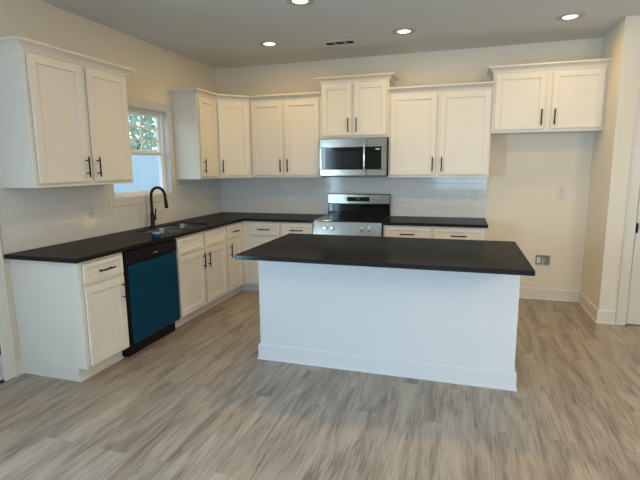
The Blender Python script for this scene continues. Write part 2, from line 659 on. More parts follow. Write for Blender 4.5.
# ------------------------------------------------------------ sink window
wy0, wy1, wz0, wz1 = WY0, WY1, WZ0, WZ1
win = thing('window_1', None, None, (0, 0, 0))
struct(win, 'white double-hung sink window with a grid in the upper sash')
bm = bmesh.new()
f = 0.026
xs0, xs1 = -0.125, -0.055
box(bm, xs0, xs1, wy0, wy0+f, wz0, wz1, bev=0.002)
box(bm, xs0, xs1, wy1-f, wy1, wz0, wz1, bev=0.002)
box(bm, xs0, xs1, wy0+f, wy1-f, wz1-f, wz1, bev=0.002)
box(bm, xs0, xs1, wy0+f, wy1-f, wz0, wz0+f*0.7, bev=0.002)
obj('window_frame', bm, VINYL, win)
mid = 1.655
def sash(x0, x1, z0, z1, grid, name):
    bm = bmesh.new()
    s = 0.028
    a, b = wy0+f, wy1-f
    box(bm, x0, x1, a, a+s, z0, z1, bev=0.002)
    box(bm, x0, x1, b-s, b, z0, z1, bev=0.002)
    box(bm, x0, x1, a+s, b-s, z0, z0+s, bev=0.002)
    box(bm, x0, x1, a+s, b-s, z1-s, z1, bev=0.002)
    if grid:
        xm = (x0+x1)/2
        for k in (1, 2):
            y = a+s+(b-a-2*s)*k/3
            box(bm, xm-0.006, xm+0.006, y-0.008, y+0.008, z0+s, z1-s)
            z = z0+s+(z1-z0-2*s)*k/3
            box(bm, xm-0.0055, xm+0.0055, a+s, b-s, z-0.008, z+0.008)
    o = obj(name, bm, VINYL, win)
    boxes('window_pane', [((x0+x1)/2-0.002, (x0+x1)/2+0.002, a+s, b-s, z0+s, z1-s)], GLASS, o)
sash(-0.115, -0.090, mid-0.018, wz1-f, True, 'upper_sash')
sash(-0.088, -0.062, wz0+f*0.7, mid+0.018, False, 'lower_sash')
bm = bmesh.new()
casing_x(bm, wy0, wy1, wz0, wz1, w=0.083, t=0.010, bottom=True)
obj('window_casing', bm, TRIM, win)
# jamb lining
bm = bmesh.new()
box(bm, -0.055, 0.004, wy0, wy0+0.004, wz0, wz1)
box(bm, -0.055, 0.004, wy1-0.004, wy1, wz0, wz1)
box(bm, -0.055, 0.004, wy0+0.004, wy1-0.004, wz1-0.004, wz1)
box(bm, -0.055, 0.004, wy0+0.004, wy1-0.004, wz0, wz0+0.004)
obj('window_jamb', bm, TRIM, win)

# ------------------------------------------------------------ patio door and rear windows (light the room; mirrored in steel and tile)
pt = thing('window_2', None, None)
struct(pt, 'glazed patio door in the left wall')
bm = bmesh.new()
a, b, z1_ = PATIO[0], PATIO[1], PATIO[3]
for y in (a+0.0, b-0.1):
    box(bm, -0.10, -0.04, y, y+0.1, 0, z1_)
box(bm, -0.10, -0.04, a+0.1, b-0.1, z1_-0.1, z1_)
box(bm, -0.10, -0.04, a+0.1, b-0.1, 0, 0.12)
obj('window_frame', bm, VINYL, pt)
bm = bmesh.new()
casing_x(bm, a, b, 0, z1_)
obj('window_casing', bm, TRIM, pt)
for k, (x0, x1, z0, z1_) in enumerate(RW):
    rwn = thing('window_%d' % (3+k), None, None)
    struct(rwn, 'rear window, %s' % ('wide one' if k == 0 else 'narrow one'))
    bm = bmesh.new()
    n = 3 if k == 0 else 2
    wdt = (x1-x0)
    for q in range(n+1):
        x = x0+(wdt-0.08)*q/n
        box(bm, x, x+0.08, YE-0.10, YE-0.04, z0, z1_)
    for z in (z0, (z0+z1_)/2-0.02, z1_-0.06):
        box(bm, x0, x1, YE-0.095, YE-0.045, z, z+0.05)
    box(bm, x0-0.09, x0, YE, YE+0.018, z0-0.09, z1_+0.09)
    box(bm, x1, x1+0.09, YE, YE+0.018, z0-0.09, z1_+0.09)
    box(bm, x0, x1, YE, YE+0.018, z1_, z1_+0.09)
    box(bm, x0, x1, YE, YE+0.018, z0-0.09, z0)
    obj('window_frame', bm, VINYL, rwn)

# ------------------------------------------------------------ outdoors beyond the sink window
GRASS = mottled('lawn', (0.10, 0.20, 0.05), 0.3, 3, 0.9)
g = boxes('ground', [(-40, -T, -30, 30, -0.3, -0.1)], GRASS)
struct(g, 'lawn outside')
bm = bmesh.new()
fx = -5.5
y = -9.0
while y < 16:
    box(bm, fx, fx+0.03, y, y+0.148, -0.1, 1.95, bev=0.004)
    y += 0.152
for z in (0.1, 1.86):
    box(bm, fx-0.02, fx+0.05, -9, 16, z, z+0.13)
fc = obj('privacy_fence', bm, VINYL)
tag(fc, 'white vinyl board fence seen through the sink window', 'fence')
LEAF = mottled('leaves', (0.66, 0.74, 0.54), 0.6, 3, 0.6)  # bright haze is put into the leaf colour, paler than natural
BARK = mottled('bark', (0.12, 0.09, 0.06), 0.3, 8, 0.9)
def tree(loc, hgt, rad, seed, label):
    rnd = random.Random(seed)
    t = thing('tree', label, 'tree', loc)
    bm = bmesh.new()
    tube(bm, [(0, 0, 0), (0.05, 0.03, hgt*0.35), (0.0, 0.1, hgt*0.7)], 0.15, 10, [0.2, 0.14, 0.06])
    for k in range(5):
        an = k*1.3
        tube(bm, [(0.03, 0.03, hgt*(0.35+0.06*k)), (cos(an)*rad*0.5, sin(an)*rad*0.5, hgt*(0.55+0.06*k))], 0.04, 6, [0.06, 0.02])
    obj('trunk', bm, BARK, t)
    bm = bmesh.new()
    for k in range(2600):
        while True:
            v = Vector((rnd.uniform(-1, 1), rnd.uniform(-1, 1), rnd.uniform(-1, 1)))
            if v.length < 1:
                break
        v = v.normalized()*(v.length**0.5)
        c = Vector((v.x*rad, v.y*rad, hgt*0.66+v.z*hgt*0.36))
        s = rnd.uniform(0.07, 0.15)
        e = Euler((rnd.uniform(0, 6), rnd.uniform(0, 6), rnd.uniform(0, 6))).to_matrix()
        q = [bm.verts.new(c+e @ Vector(p)*s) for p in ((-1, 0, 0), (0, -0.6, 0.1), (1, 0, 0), (0, 0.6, 0.1))]
        bm.faces.new(q)
    me = bpy.data.meshes.new('foliage')
    bm.to_mesh(me)
    bm.free()
    me.materials.append(LEAF)
    o = bpy.data.objects.new('foliage', me)
    COL.objects.link(o)
    o.parent = t
tree((-8.6, 2.6, -0.1), 5.2, 2.0, 1, 'leafy green tree behind the fence, in the left panes of the sink window')
tree((-7.6, 7.2, -0.1), 4.6, 1.7, 2, 'leafy green tree behind the fence, in the right panes of the sink window')

# ------------------------------------------------------------ cabinet parts
def bar_handle(parent, x, z, length=0.155, vertical=True, yf=-0.02):
    """slim black bar pull on two posts; centre at (x, z), door face at y=yf"""
    bm = bmesh.new()
    h = length/2
    if vertical:
        cyl(bm, (x, yf-0.030, z-h), (x, yf-0.030, z+h), 0.0062, n=14, bev=0.0015)
        for s in (-1, 1):
            cyl(bm, (x, yf, z+s*h*0.62), (x, yf-0.030, z+s*h*0.62), 0.005, n=10)
    else:
        cyl(bm, (x-h, yf-0.030, z), (x+h, yf-0.030, z), 0.0062, n=14, bev=0.0015)
        for s in (-1, 1):
            cyl(bm, (x+s*h*0.62, yf, z), (x+s*h*0.62, yf-0.030, z), 0.005, n=10)
    o = obj('handle', bm, BLACK, parent, True)
    o['label'] = 'black bar handle'
    return o

def shaker(name, parent, x0, x1, z0, z1, rail=0.057, t=0.019, y=0.0):
    """shaker front in front of the plane y; recessed flat centre panel with a small inner bead"""
    bm = bmesh.new()
    ya, yb = y-t-0.002, y-0.0045
    box(bm, x0, x0+rail, ya, yb, z0, z1, bev=0.0015)
    box(bm, x1-rail, x1, ya, yb, z0, z1, bev=0.0015)
    box(bm, x0+rail, x1-rail, ya, yb, z1-rail, z1, bev=0.0015)
    box(bm, x0+rail, x1-rail, ya, yb, z0, z0+rail, bev=0.0015)
    box(bm, x0+rail-0.002, x1-rail+0.002, ya+0.011, yb, z0+rail-0.002, z1-rail+0.002)
    return obj(name, bm, CAB, parent)

def carcass(parent, w, d, z0, z1, toe=0.0, open_top=False, toe_right=0.0):
    """box body: sides, back, bottom, top and face frame"""
    bm = bmesh.new()
    if open_top:
        e = 0.018
        box(bm, 0, e, 0.02, d, z0, z1)
        box(bm, w-e, w, 0.02, d, z0, z1)
        box(bm, e, w-e, d-e, d, z0, z1)
        box(bm, e, w-e, 0.02, d-e, z0, z0+e)
        box(bm, 0, w, 0, 0.02, z0, z1)
    else:
        box(bm, 0, w, 0, d, z0, z1, bev=0.001)
    if toe:
        box(bm, 0.0, w, toe, d, 0, z0)
        box(bm, 0.0, w-toe_right, toe-0.012, toe, 0, 0.014)
        if toe_right:
            box(bm, w-toe_right, w, 0, toe, 0, z0)
            box(bm, w-toe_right-0.012, w-toe_right, 0, toe-0.012, 0, 0.014)
    return obj('body', bm, CAB, parent)

CROWN = [(0, 0), (0.006, 0), (0.010, 0.012), (0.022, 0.028), (0.040, 0.042), (0.052, 0.048), (0.058, 0.050), (0.058, 0.064), (0, 0.064)]
def crown(parent, path, z, name='crown_moulding'):
    bm = bmesh.new()
    sweep(bm, [(u, v+z) for u, v in CROWN], path)
    # lid behind the moulding
    return obj(name, bm, CAB, parent)

def wall_cab(label, loc, rz, w, z0, z1, doors, depth=0.31, crown_path=None, crown_z=None, group=None):
    t = thing('wall_cabinet', label, 'cabinet', loc, rz, group)
    carcass(t, w, depth, z0, z1)
    for (x0, x1, hs) in doors:
        dz0, dz1 = z0+0.030, z1-0.030
        d = shaker('door', t, x0, x1, dz0, dz1)
        hx = x0+0.030 if hs == 'l' else x1-0.030
        bar_handle(d, hx, dz0+0.112, yf=-0.021)
    if crown_path:
        crown(t, crown_path, crown_z if crown_z else z1-0.018)
    return t

R90 = pi/2
# wall cabinets --------------------------------------------------------
w = 0.975
wall_cab('white two-door wall cabinet at the far left, left of the window', (0.312, -3.062, 0), R90, w, ZU, 2.285,
         [(0.030, 0.472, 'r'), (0.522, 0.952, 'l')],
         crown_path=[(0, 0.312), (0, 0), (w, 0), (w, 0.312)])
wall_cab('narrow single-door wall cabinet between the window and the corner', (0.312, -0.995, 0), R90, 0.385, ZU, 2.285,
         [(0.022, 0.363, 'l')])
# diagonal corner cabinet: plan pentagon
t = thing('corner_cabinet', 'diagonal corner wall cabinet with one door', 'cabinet', (0, 0, 0))
bm = bmesh.new()
prism(bm, [(0.010, -0.008), (0.010, -0.609), (0.311, -0.609), (0.609, -0.311), (0.609, -0.008)], ZU, 2.285)
obj('body', bm, CAB, t)
dd = math.hypot(0.298, 0.298)
fr = shaker('door', t, 0.028, dd-0.028, ZU+0.030, 2.255)
fr.location = (0.312, -0.61, 0)
fr.rotation_euler = (0, 0, pi/4)
bar_handle(fr, 0.028+0.030, ZU+0.142, yf=-0.021)
wall_cab('two-door wall cabinet between the corner cabinet and the microwave', (0.612, -0.312, 0), 0, 0.898, ZU, 2.285,
         [(0.022, 0.425, 'r'), (0.455, 0.872, 'l')])
# one continuous crown over the three
cr = crown(None, [(0, -0.995), (0.312, -0.995), (0.312, -0.61), (0.61, -0.312), (1.51, -0.312)], 2.267)
tag(cr, 'white crown moulding running over the corner cabinets', 'moulding')
mw_w = 0.778
wall_cab('short raised two-door wall cabinet above the microwave', (1.511, -0.325, 0), 0, mw_w, 1.812, 2.435,
         [(0.020, 0.357, 'r'), (0.392, 0.757, 'l')], depth=0.323,
         crown_path=[(0, 0.325), (0, 0), (mw_w, 0), (mw_w, 0.325)], crown_z=2.418)
w = 1.062
wall_cab('wide two-door wall cabinet right of the microwave', (2.290, -0.312, 0), 0, w, ZU, 2.285,
         [(0.022, 0.510, 'r'), (0.546, 1.046, 'l')],
         crown_path=[(0.0, 0), (w, 0)])
w = XR-3.353
wall_cab('short raised two-door wall cabinet over the empty fridge niche', (3.353, -0.325, 0), 0, w-0.001, 1.822, 2.430,
         [(0.024, 0.490, 'r'), (0.548, w-0.024, 'l')], depth=0.323,
         crown_path=[(0, 0.325), (0, 0), (w-0.002, 0)], crown_z=2.412)

# base cabinets --------------------------------------------------------
BT = CT-0.032     # cabinet body top
DZ = (0.118, 0.688)
RZ = (0.712, 0.852)
def base_cab(label, loc, rz, w, units, depth=0.588, open_top=False, name='base_cabinet', toe_right=0.0):
    """units = list of (x0, x1, has_drawer_pull, door_handle_side, kind)"""
    t = thing(name, label, 'cabinet', loc, rz)
    carcass(t, w, depth, 0.10, BT, toe=0.075, open_top=open_top, toe_right=toe_right)
    for (x0, x1, pull, side) in units:
        d = shaker('drawer' if pull else 'false_front', t, x0, x1, RZ[0], RZ[1], rail=0.032)
        if pull:
            bar_handle(d, (x0+x1)/2, (RZ[0]+RZ[1])/2, vertical=False, yf=-0.021)
        d = shaker('door', t, x0, x1, DZ[0], DZ[1])
        hx = x0+0.030 if side == 'l' else x1-0.030
        bar_handle(d, hx, DZ[1]-0.112, yf=-0.021)
    return t
XF = 0.612
base_cab('end base cabinet left of the dishwasher, one drawer over one door', (XF, -3.070, 0), R90, 0.432,
         [(0.034, 0.412, True, 'r')], depth=0.608)
base_cab('sink base cabinet right of the dishwasher, two doors under false drawer fronts', (XF, -1.968, 0), R90, 0.930,
         [(0.026, 0.458, False, 'r'), (0.492, 0.908, False, 'l')], depth=0.608, open_top=True)
base_cab('narrow base cabinet between the sink cabinet and the corner', (XF, -1.037, 0), R90, 0.520,
         [(0.030, 0.352, True, 'l')], depth=0.608, toe_right=0.020)
base_cab('base cabinet in the corner left of the range, two drawers over two doors', (0.613, -XF, 0), 0, 0.899,
         [(0.102, 0.474, True, 'r'), (0.506, 0.882, True, 'l')], depth=0.608)
base_cab('base cabinet right of the range, two drawers over two doors', (2.290, -XF, 0), 0, 1.050,
         [(0.020, 0.500, True, 'r'), (0.536, 1.030, True, 'l')], depth=0.608)

# worktops -------------------------------------------------------------
SX0, SX1, SY0, SY1 = 0.145, 0.530, -1.925, -1.165     # sink cut-out
CO = 0.648
bm = bmesh.new()
zb = CT-0.0315
def slab(bm, outer, hole=None):
    """counter slab with optional rectangular cut-out, bevelled outer edge"""
    t = bmesh.new()
    vs = [t.verts.new((x, y, CT)) for x, y in outer]
    es = [t.edges.new((vs[i], vs[(i+1) % len(vs)])) for i in range(len(vs))]
    if hole:
        hs = [t.verts.new((x, y, CT)) for x, y in hole]
        es += [t.edges.new((hs[i], hs[(i+1) % len(hs)])) for i in range(len(hs))]
    bmesh.ops.triangle_fill(t, edges=es, use_beauty=True, use_dissolve=False)
    r = bmesh.ops.extrude_face_region(t, geom=t.faces[:])
    bmesh.ops.translate(t, vec=(0, 0, zb-CT), verts=[v for v in r['geom'] if isinstance(v, bmesh.types.BMVert)])
    bmesh.ops.recalc_face_normals(t, faces=t.faces)
    ed = [e for e in t.edges if len(e.link_faces) == 2 and e.calc_face_angle(0) > 1.0]
    bmesh.ops.bevel(t, geom=ed, offset=0.004, segments=2, profile=0.5, affect='EDGES')
    merge(bm, t)
slab(bm, [(0.008, -3.108), (CO, -3.108), (CO, -CO), (1.512, -CO), (1.512, -0.008), (0.008, -0.008)],
     [(SX0, SY0), (SX1, SY0), (SX1, SY1), (SX0, SY1)])
tag(obj('worktop', bm, GRANITE), 'L-shaped black granite worktop with the sink, along the left and back walls', 'worktop')
bm = bmesh.new()
slab(bm, [(2.288, -CO), (3.352, -CO), (3.352, -0.008), (2.288, -0.008)])
tag(obj('worktop', bm, GRANITE), 'straight black granite worktop right of the range', 'worktop')

# island ---------------------------------------------------------------
IX0, IX1, IY0, IY1 = 1.606, 3.499, -2.702, -1.646
BX0, BX1, BY0, BY1 = 1.612, 3.466, -2.339, -1.690
t = thing('kitchen_island', 'white panelled kitchen island base under a black top', 'island', ((BX0+BX1)/2, (BY0+BY1)/2, 0))
hx, hy = (BX1-BX0)/2, (BY1-BY0)/2
bm = bmesh.new()
box(bm, -hx, hx, -hy, hy-0.08, 0, BT)
box(bm, -hx, hx, hy-0.08, hy-0.02, 0.10, BT)
obj('body', bm, TRIM, t)
bm = bmesh.new()
sweep(bm, BB, [(-hx, hy-0.08), (-hx, -hy), (hx, -hy), (hx, hy-0.08)])
obj('baseboard', bm, TRIM, t)
for k in range(4):
    x0 = -hx+0.015+k*(2*hx-0.03)/4
    x1 = x0+(2*hx-0.03)/4-0.02
    for nm, z0, z1, rl in (('drawer', RZ[0], RZ[1], 0.032), ('door', DZ[0], DZ[1], 0.057)):
        d = shaker(nm, t, x0, x1, z0, z1, rail=rl)
        d.rotation_euler = (0, 0, pi)
        d.location = (0, hy-0.02, 0)
bm = bmesh.new()
slab(bm, [(IX0, IY0), (IX1, IY0), (IX1, IY1), (IX0, IY1)])
tag(obj('worktop', bm, GRANITE), 'large rectangular black granite island top', 'worktop')

# sink -----------------------------------------------------------------
def basin(bm, x0, x1, y0, y1, zt, dep, r=0.05):
    n = 6
    def ring(ins, z):
        pts = []
        X0, X1, Y0, Y1 = x0+ins, x1-ins, y0+ins, y1-ins
        rr = max(r-ins*0.3, 0.02)
        for cx_, cy_, a0 in ((X1-rr, Y1-rr, 0), (X0+rr, Y1-rr, pi/2), (X0+rr, Y0+rr, pi), (X1-rr, Y0+rr, 1.5*pi)):
            for k in range(n+1):
                an = a0+k/n*pi/2
                pts.append(bm.verts.new((cx_+cos(an)*rr, cy_+sin(an)*rr, z)))
        return pts
    rs = [ring(0.0, zt), ring(0.003, zt-0.01), ring(0.010, zt-dep+0.03), ring(0.022, zt-dep+0.008), ring(0.045, zt-dep),
          ring(0.048, zt-dep-0.002), ring(0.018, zt-dep-0.002), ring(0.006, zt-dep+0.02), ring(-0.003, zt-0.012), ring(-0.003, zt)]
    m = len(rs[0])
    for a, b in zip(rs[:5], rs[1:5]):
        for k in range(m):
            bm.faces.new((a[k], a[(k+1) % m], b[(k+1) % m], b[k]))
    bm.faces.new(rs[4])
    bm.faces.new(rs[5][::-1])
    for a, b in zip(rs[5:], rs[6:]):
        for k in range(m):
            bm.faces.new((a[k], a[(k+1) % m], b[(k+1) % m], b[k]))
    a, b = rs[9], rs[0]
    for k in range(m):
        bm.faces.new((a[k], a[(k+1) % m], b[(k+1) % m], b[k]))
t = thing('kitchen_sink', 'stainless steel double-bowl sink set in the worktop under the window', 'sink', ((SX0+SX1)/2, (SY0+SY1)/2, CT-0.20))
zt = CT-0.006
dz = -(CT-0.20)
cx_, cy_ = (SX0+SX1)/2, (SY0+SY1)/2
bm = bmesh.new()
x0, x1, y0, y1 = SX0-cx_+0.0012, SX1-cx_-0.0012, SY0-cy_+0.0012, SY1-cy_-0.0012
# rim and divider
yd = 0.02
box(bm, x0, x1, y0, y0+0.012, zt+dz-0.014, zt+dz)
box(bm, x0, x1, y1-0.012, y1, zt+dz-0.014, zt+dz)
box(bm, x0, x0+0.012, y0+0.012, y1-0.012, zt+dz-0.014, zt+dz)
box(bm, x1-0.012, x1, y0+0.012, y1-0.012, zt+dz-0.014, zt+dz)
box(bm, x0+0.012, x1-0.012, yd-0.014, yd+0.014, zt+dz-0.014, zt+dz)
obj('rim', bm, SINKST, t)
for a, b in ((y0+0.008, yd-0.010), (yd+0.010, y1-0.008)):
    bm = bmesh.new()
    basin(bm, x0+0.008, x1-0.008, a, b, zt+dz-0.001, 0.175)
    o = obj('bowl', bm, SINKST, t, True)
    bm = bmesh.new()
    lathe(bm, [(0.042, 0), (0.044, 0.003), (0.036, 0.004), (0.030, 0.001), (0.0, 0.001)], 24,
          Matrix.Translation((0, (a+b)/2, zt+dz-0.1755)))
    obj('drain', bm, CHROME, o, True)

# faucet ---------------------------------------------------------------
t = thing('faucet', 'matte black gooseneck pull-down faucet behind the sink', 'faucet', (0.095, -1.575, CT))
bm = bmesh.new()
lathe(bm, [(0.029, 0), (0.029, 0.008), (0.024, 0.014), (0.0215, 0.02), (0.0215, 0.125), (0.017, 0.145), (0.0135, 0.16), (0.0, 0.16)], 24)
obj('base', bm, BLACK, t, True)
bm = bmesh.new()
R = 0.082
pts = [(0, 0, 0.14), (0, 0, 0.22), (0, 0, 0.30)]
for k in range(1, 15):
    an = pi*k/14*0.98
    pts.append((R-R*cos(an), 0, 0.315+R*sin(an)*1.05))
pts.append((2*R+0.004, 0, 0.275))
tube(bm, pts, 0.0145, 14)
obj('spout', bm, BLACK, t, True)
bm = bmesh.new()
cyl(bm, (2*R+0.004, 0, 0.285), (2*R+0.012, 0, 0.195), 0.0155, 0.018, 18, bev=0.003)
obj('spray_head', bm, BLACK, t, True)
bm = bmesh.new()
cyl(bm, (0, 0.015, 0.085), (0, 0.048, 0.085), 0.018, 0.018, 18, bev=0.003)
tube(bm, [(0, 0.040, 0.088), (0.004, 0.048, 0.12), (0.008, 0.050, 0.185)], 0.007, 10, [0.009, 0.007, 0.0065])
obj('lever', bm, BLACK, t, True)

# small blue tub on the worktop in front of the faucet
BLUE = mottled('blue_plastic', (0.01, 0.06, 0.18), 0.1, 10, 0.25)
PALE = mottled('pale_plastic', (0.16, 0.22, 0.27), 0.05, 10, 0.3)
t = thing('small_tub', 'small blue tub with a pale lid on the worktop before the sink', 'tub', (0.578, -2.165, CT))
bm = bmesh.new()
lathe(bm, [(0.028, 0), (0.031, 0.004), (0.033, 0.032), (0.0, 0.032)], 24)
obj('cup', bm, BLUE, t, True)
bm = bmesh.new()
lathe(bm, [(0.034, 0.032), (0.034, 0.042), (0.031, 0.046), (0.0, 0.047)], 24)
obj('lid', bm, PALE, t, True)

# dishwasher -----------------------------------------------------------
t = thing('dishwasher', 'built-in dishwasher with blue protective film on its front', 'dishwasher', (0.615, -2.632, 0), R90)
dwid = 0.658
bm = bmesh.new()
box(bm, 0.003, dwid-0.003, 0.02, 0.57, 0.115, BT-0.004)
box(bm, 0.01, dwid-0.01, 0.075, 0.55, 0.004, 0.115)
obj('tub_body', bm, BPLASTIC, t)
bm = bmesh.new()
box(bm, 0.004, dwid-0.004, -0.026, 0.019, 0.752, BT-0.006, bev=0.004)
cp = obj('control_panel', bm, BPLASTIC, t)
boxes('brand_mark', [(dwid*0.50, dwid*0.50+0.05, -0.0266, -0.026, 0.800, 0.806)], GREYP, cp)
bm = bmesh.new()
box(bm, 0.018, dwid-0.012, -0.030, 0.019, 0.118, 0.748, bev=0.005)
o = obj('door', bm, FILM, t)
o['label'] = 'dark teal-blue film covered door'
boxes('door_edge', [(0.004, 0.017, -0.022, 0.019, 0.118, 0.748)], BPLASTIC, t)
bm = bmesh.new()
box(bm, 0.012, dwid-0.012, 0.035, 0.074, 0.004, 0.112)
obj('kick_plate', bm, BPLASTIC, t)

# range ----------------------------------------------------------------
rx0, rw = 1.519, 0.762
t = thing('range', 'freestanding stainless steel electric range with black glass top', 'range', (rx0, -0.645, 0))
bm = bmesh.new()
box(bm, 0, rw, 0.0, 0.60, 0.03, CT-0.012)
for sx in (0.03, rw-0.07):
    for sy in (0.03, 0.52):
        box(bm, sx, sx+0.04, sy, sy+0.04, 0, 0.03)
obj('body', bm, BPLASTIC, t)
boxes('cooktop', [(-0.003, rw+0.003, -0.018, 0.545, CT-0.008, CT+0.006)], BGLASS, t, bev=0.002)
bm = bmesh.new()   # control panel, slightly sloped
t2 = bmesh.new()
vs = [(-0.0, -0.040, 0.755), (0.0, -0.012, CT-0.010), (0.0, 0.0, CT-0.010), (0.0, 0.0, 0.755)]
a = [t2.verts.new(v) for v in vs]
b = [t2.verts.new((rw, v[1], v[2])) for v in vs]
for k in range(4):
    t2.faces.new((a[k], a[(k+1) % 4], b[(k+1) % 4], b[k]))
t2.faces.new(a[::-1]); t2.faces.new(b)
merge(bm, t2)
cpn = obj('control_panel', bm, STEEL, t)
for kx in (0.135, 0.222, 0.545, 0.628):
    bm = bmesh.new()
    lathe(bm, [(0.024, 0), (0.024, 0.006), (0.019, 0.010), (0.017, 0.030), (0.014, 0.033), (0.0, 0.033)], 24,
          Matrix.Translation((kx, -0.027, 0.825)) @ Matrix.Rotation(pi/2-0.17, 4, 'X'))
    box(bm, kx-0.003, kx+0.003, -0.064, -0.058, 0.818, 0.842)
    o = obj('knob', bm, CHROME, cpn, True)
bm = bmesh.new()
box(bm, 0.004, rw-0.004, -0.045, -0.002, 0.245, 0.745, bev=0.004)
dr_ = obj('oven_door', bm, STEEL, t)
boxes('oven_window', [(0.07, rw-0.07, -0.0475, -0.045, 0.30, 0.62)], BGLASS, dr_)
bm = bmesh.new()
cyl(bm, (0.04, -0.092, 0.70), (rw-0.04, -0.092, 0.70), 0.012, n=18, bev=0.003)
for x in (0.07, rw-0.07):
    cyl(bm, (x, -0.045, 0.70), (x, -0.092, 0.70), 0.009, n=12)
obj('handle', bm, STEEL, dr_, True)
boxes('drawer', [(0.004, rw-0.004, -0.042, -0.002, 0.045, 0.235)], STEEL, t, bev=0.003)
bm = bmesh.new()
box(bm, 0.002, rw-0.002, 0.555, 0.632, CT-0.01, 1.168, bev=0.004)
bg_ = obj('backguard', bm, BPLASTIC, t)
bm = bmesh.new()
box(bm, 0.004, rw-0.004, 0.547, 0.556, 1.052, 1.164, bev=0.003)
bp_ = obj('steel_panel', bm, STEEL, bg_)
bp_['label'] = 'stainless steel strip'
boxes('display', [(0.245, 0.520, 0.5435, 0.548, 1.080, 1.132)], BGLASS, bp_)
boxes('display_digits', [(0.370, 0.392, 0.543, 0.5436, 1.112, 1.116), (0.355, 0.362, 0.543, 0.5436, 1.100, 1.103),
                         (0.400, 0.407, 0.543, 0.5436, 1.100, 1.103)], GREYP, bp_)
bm = bmesh.new()
box(bm, 0.006, rw-0.006, 0.549, 0.556, CT+0.010, 1.046)
obj('black_glass_panel', bm, BGLASS, bg_)
# burner rings printed on the glass
RING = mat('burner_print', (0.10, 0.10, 0.10), 0.25)
for (x, y, r) in ((0.20, 0.13, 0.105), (0.57, 0.13, 0.085), (0.20, 0.40, 0.075), (0.57, 0.40, 0.105)):
    for rr in (r, r*0.6):
        bm = bmesh.new()
        t3 = bmesh.new()
        n = 40
        A = [t3.verts.new((x+cos(2*pi*k/n)*rr, y+sin(2*pi*k/n)*rr, CT+0.0063)) for k in range(n)]
        B = [t3.verts.new((x+cos(2*pi*k/n)*(rr-0.003), y+sin(2*pi*k/n)*(rr-0.003), CT+0.0063)) for k in range(n)]
        for k in range(n):
            t3.faces.new((A[k], A[(k+1) % n], B[(k+1) % n], B[k]))
        merge(bm, t3)
        obj('burner_ring', bm, RING, t)

# microwave ------------------------------------------------------------
mx0, mw, mz0, mz1 = 1.516, 0.766, 1.388, 1.806
t = thing('microwave', 'stainless steel over-the-range microwave above the range', 'microwave', (mx0, -0.385, mz0))
mh = mz1-mz0
bm = bmesh.new()
box(bm, 0, mw, 0.002, 0.375, 0.0, mh, bev=0.003)
obj('body', bm, BPLASTIC, t)
bm = bmesh.new()
xd = 0.545   # door / control split
y0_, y1_ = -0.022, 0.0015
zt0, zt1 = 0.075, mh-0.098
box(bm, 0.001, xd, y0_, y1_, zt1, mh-0.002, bev=0.003)
box(bm, 0.001, xd, y0_, y1_, 0.004, zt0, bev=0.003)
box(bm, 0.001, 0.022, y0_, y1_, zt0, zt1)
dm = obj('door', bm, STEEL, t)
boxes('door_glass', [(0.022, xd, y0_+0.001, y1_, zt0, zt1)], BGLASS, dm)
MESHW = mottled('window_mesh', (0.015, 0.02, 0.024), 0.1, 40, 0.1, spec=0.25)
boxes('viewing_window', [(0.105, xd-0.085, y0_+0.0003, y0_+0.001, zt0+0.018, zt1-0.045)], MESHW, dm)
bm = bmesh.new()
cyl(bm, (xd-0.022, y0_-0.034, 0.05), (xd-0.022, y0_-0.034, mh-0.065), 0.011, n=18, bev=0.003)
for z in (0.07, mh-0.085):
    cyl(bm, (xd-0.022, y0_, z), (xd-0.022, y0_-0.034, z), 0.009, n=12)
obj('handle', bm, CHROME, dm, True)
bm = bmesh.new()
box(bm, xd+0.003, mw-0.001, y0_, y1_, zt1, mh-0.002, bev=0.003)
box(bm, xd+0.003, mw-0.001, y0_, y1_, 0.004, zt0, bev=0.003)
box(bm, mw-0.055, mw-0.001, y0_, y1_, zt0, zt1)
sp_ = obj('steel_surround', bm, STEEL, t)
kp = boxes('keypad', [(xd+0.003, mw-0.055, y0_+0.001, y1_, zt0, zt1)], BGLASS, t)
bm = bmesh.new()
box(bm, xd+0.10, xd+0.145, y0_+0.0004, y0_+0.001, zt1-0.030, zt1-0.018)
obj('display_digits', bm, GREYP, kp)
bm = bmesh.new()
for k in range(9):
    box(bm, 0.03, mw-0.03, 0.03+k*0.03, 0.042+k*0.03, -0.004, 0.0)
obj('vent_grille', bm, BPLASTIC, t)

# outlets --------------------------------------------------------------
def outlet(label, loc, rz, w=0.072, h=0.116, two=False, switch=False):
    t = thing('switch_plate' if switch else 'power_outlet', label, 'light switch' if switch else 'outlet', loc, rz)
    bm = bmesh.new()
    box(bm, -w/2, w/2, -0.006, 0, -h/2, h/2, bev=0.002)
    obj('cover_plate', bm, OUTLET, t)
    xs = (-0.023, 0.023) if two else (0,)
    for x in xs:
        bm = bmesh.new()
        if switch:
            box(bm, x-0.016, x+0.016, -0.010, -0.006, -0.033, 0.033, bev=0.002)
            obj('rocker', bm, OUTLET, t)
        else:
            bm.free()
            for s in (-1, 1):
                bm = bmesh.new()
                cyl(bm, (x, -0.006, s*0.020), (x, -0.0085, s*0.020), 0.0155, n=20)
                so = obj('socket', bm, OUTLET, t)
                bm = bmesh.new()
                box(bm, x-0.008, x-0.0055, -0.0092, -0.0083, s*0.020-0.002, s*0.020+0.007)
                box(bm, x+0.0055, x+0.008, -0.0092, -0.0083, s*0.020-0.002, s*0.020+0.007)
                cyl(bm, (x, -0.0083, s*0.020-0.009), (x, -0.0092, s*0.020-0.009), 0.0025, n=10)
                obj('slots', bm, SLOT, so)
    return t
outlet('white double plate on the back tiles left of the range', (0.893, -tt, 1.14), 0, w=0.116, two=True, switch=True)
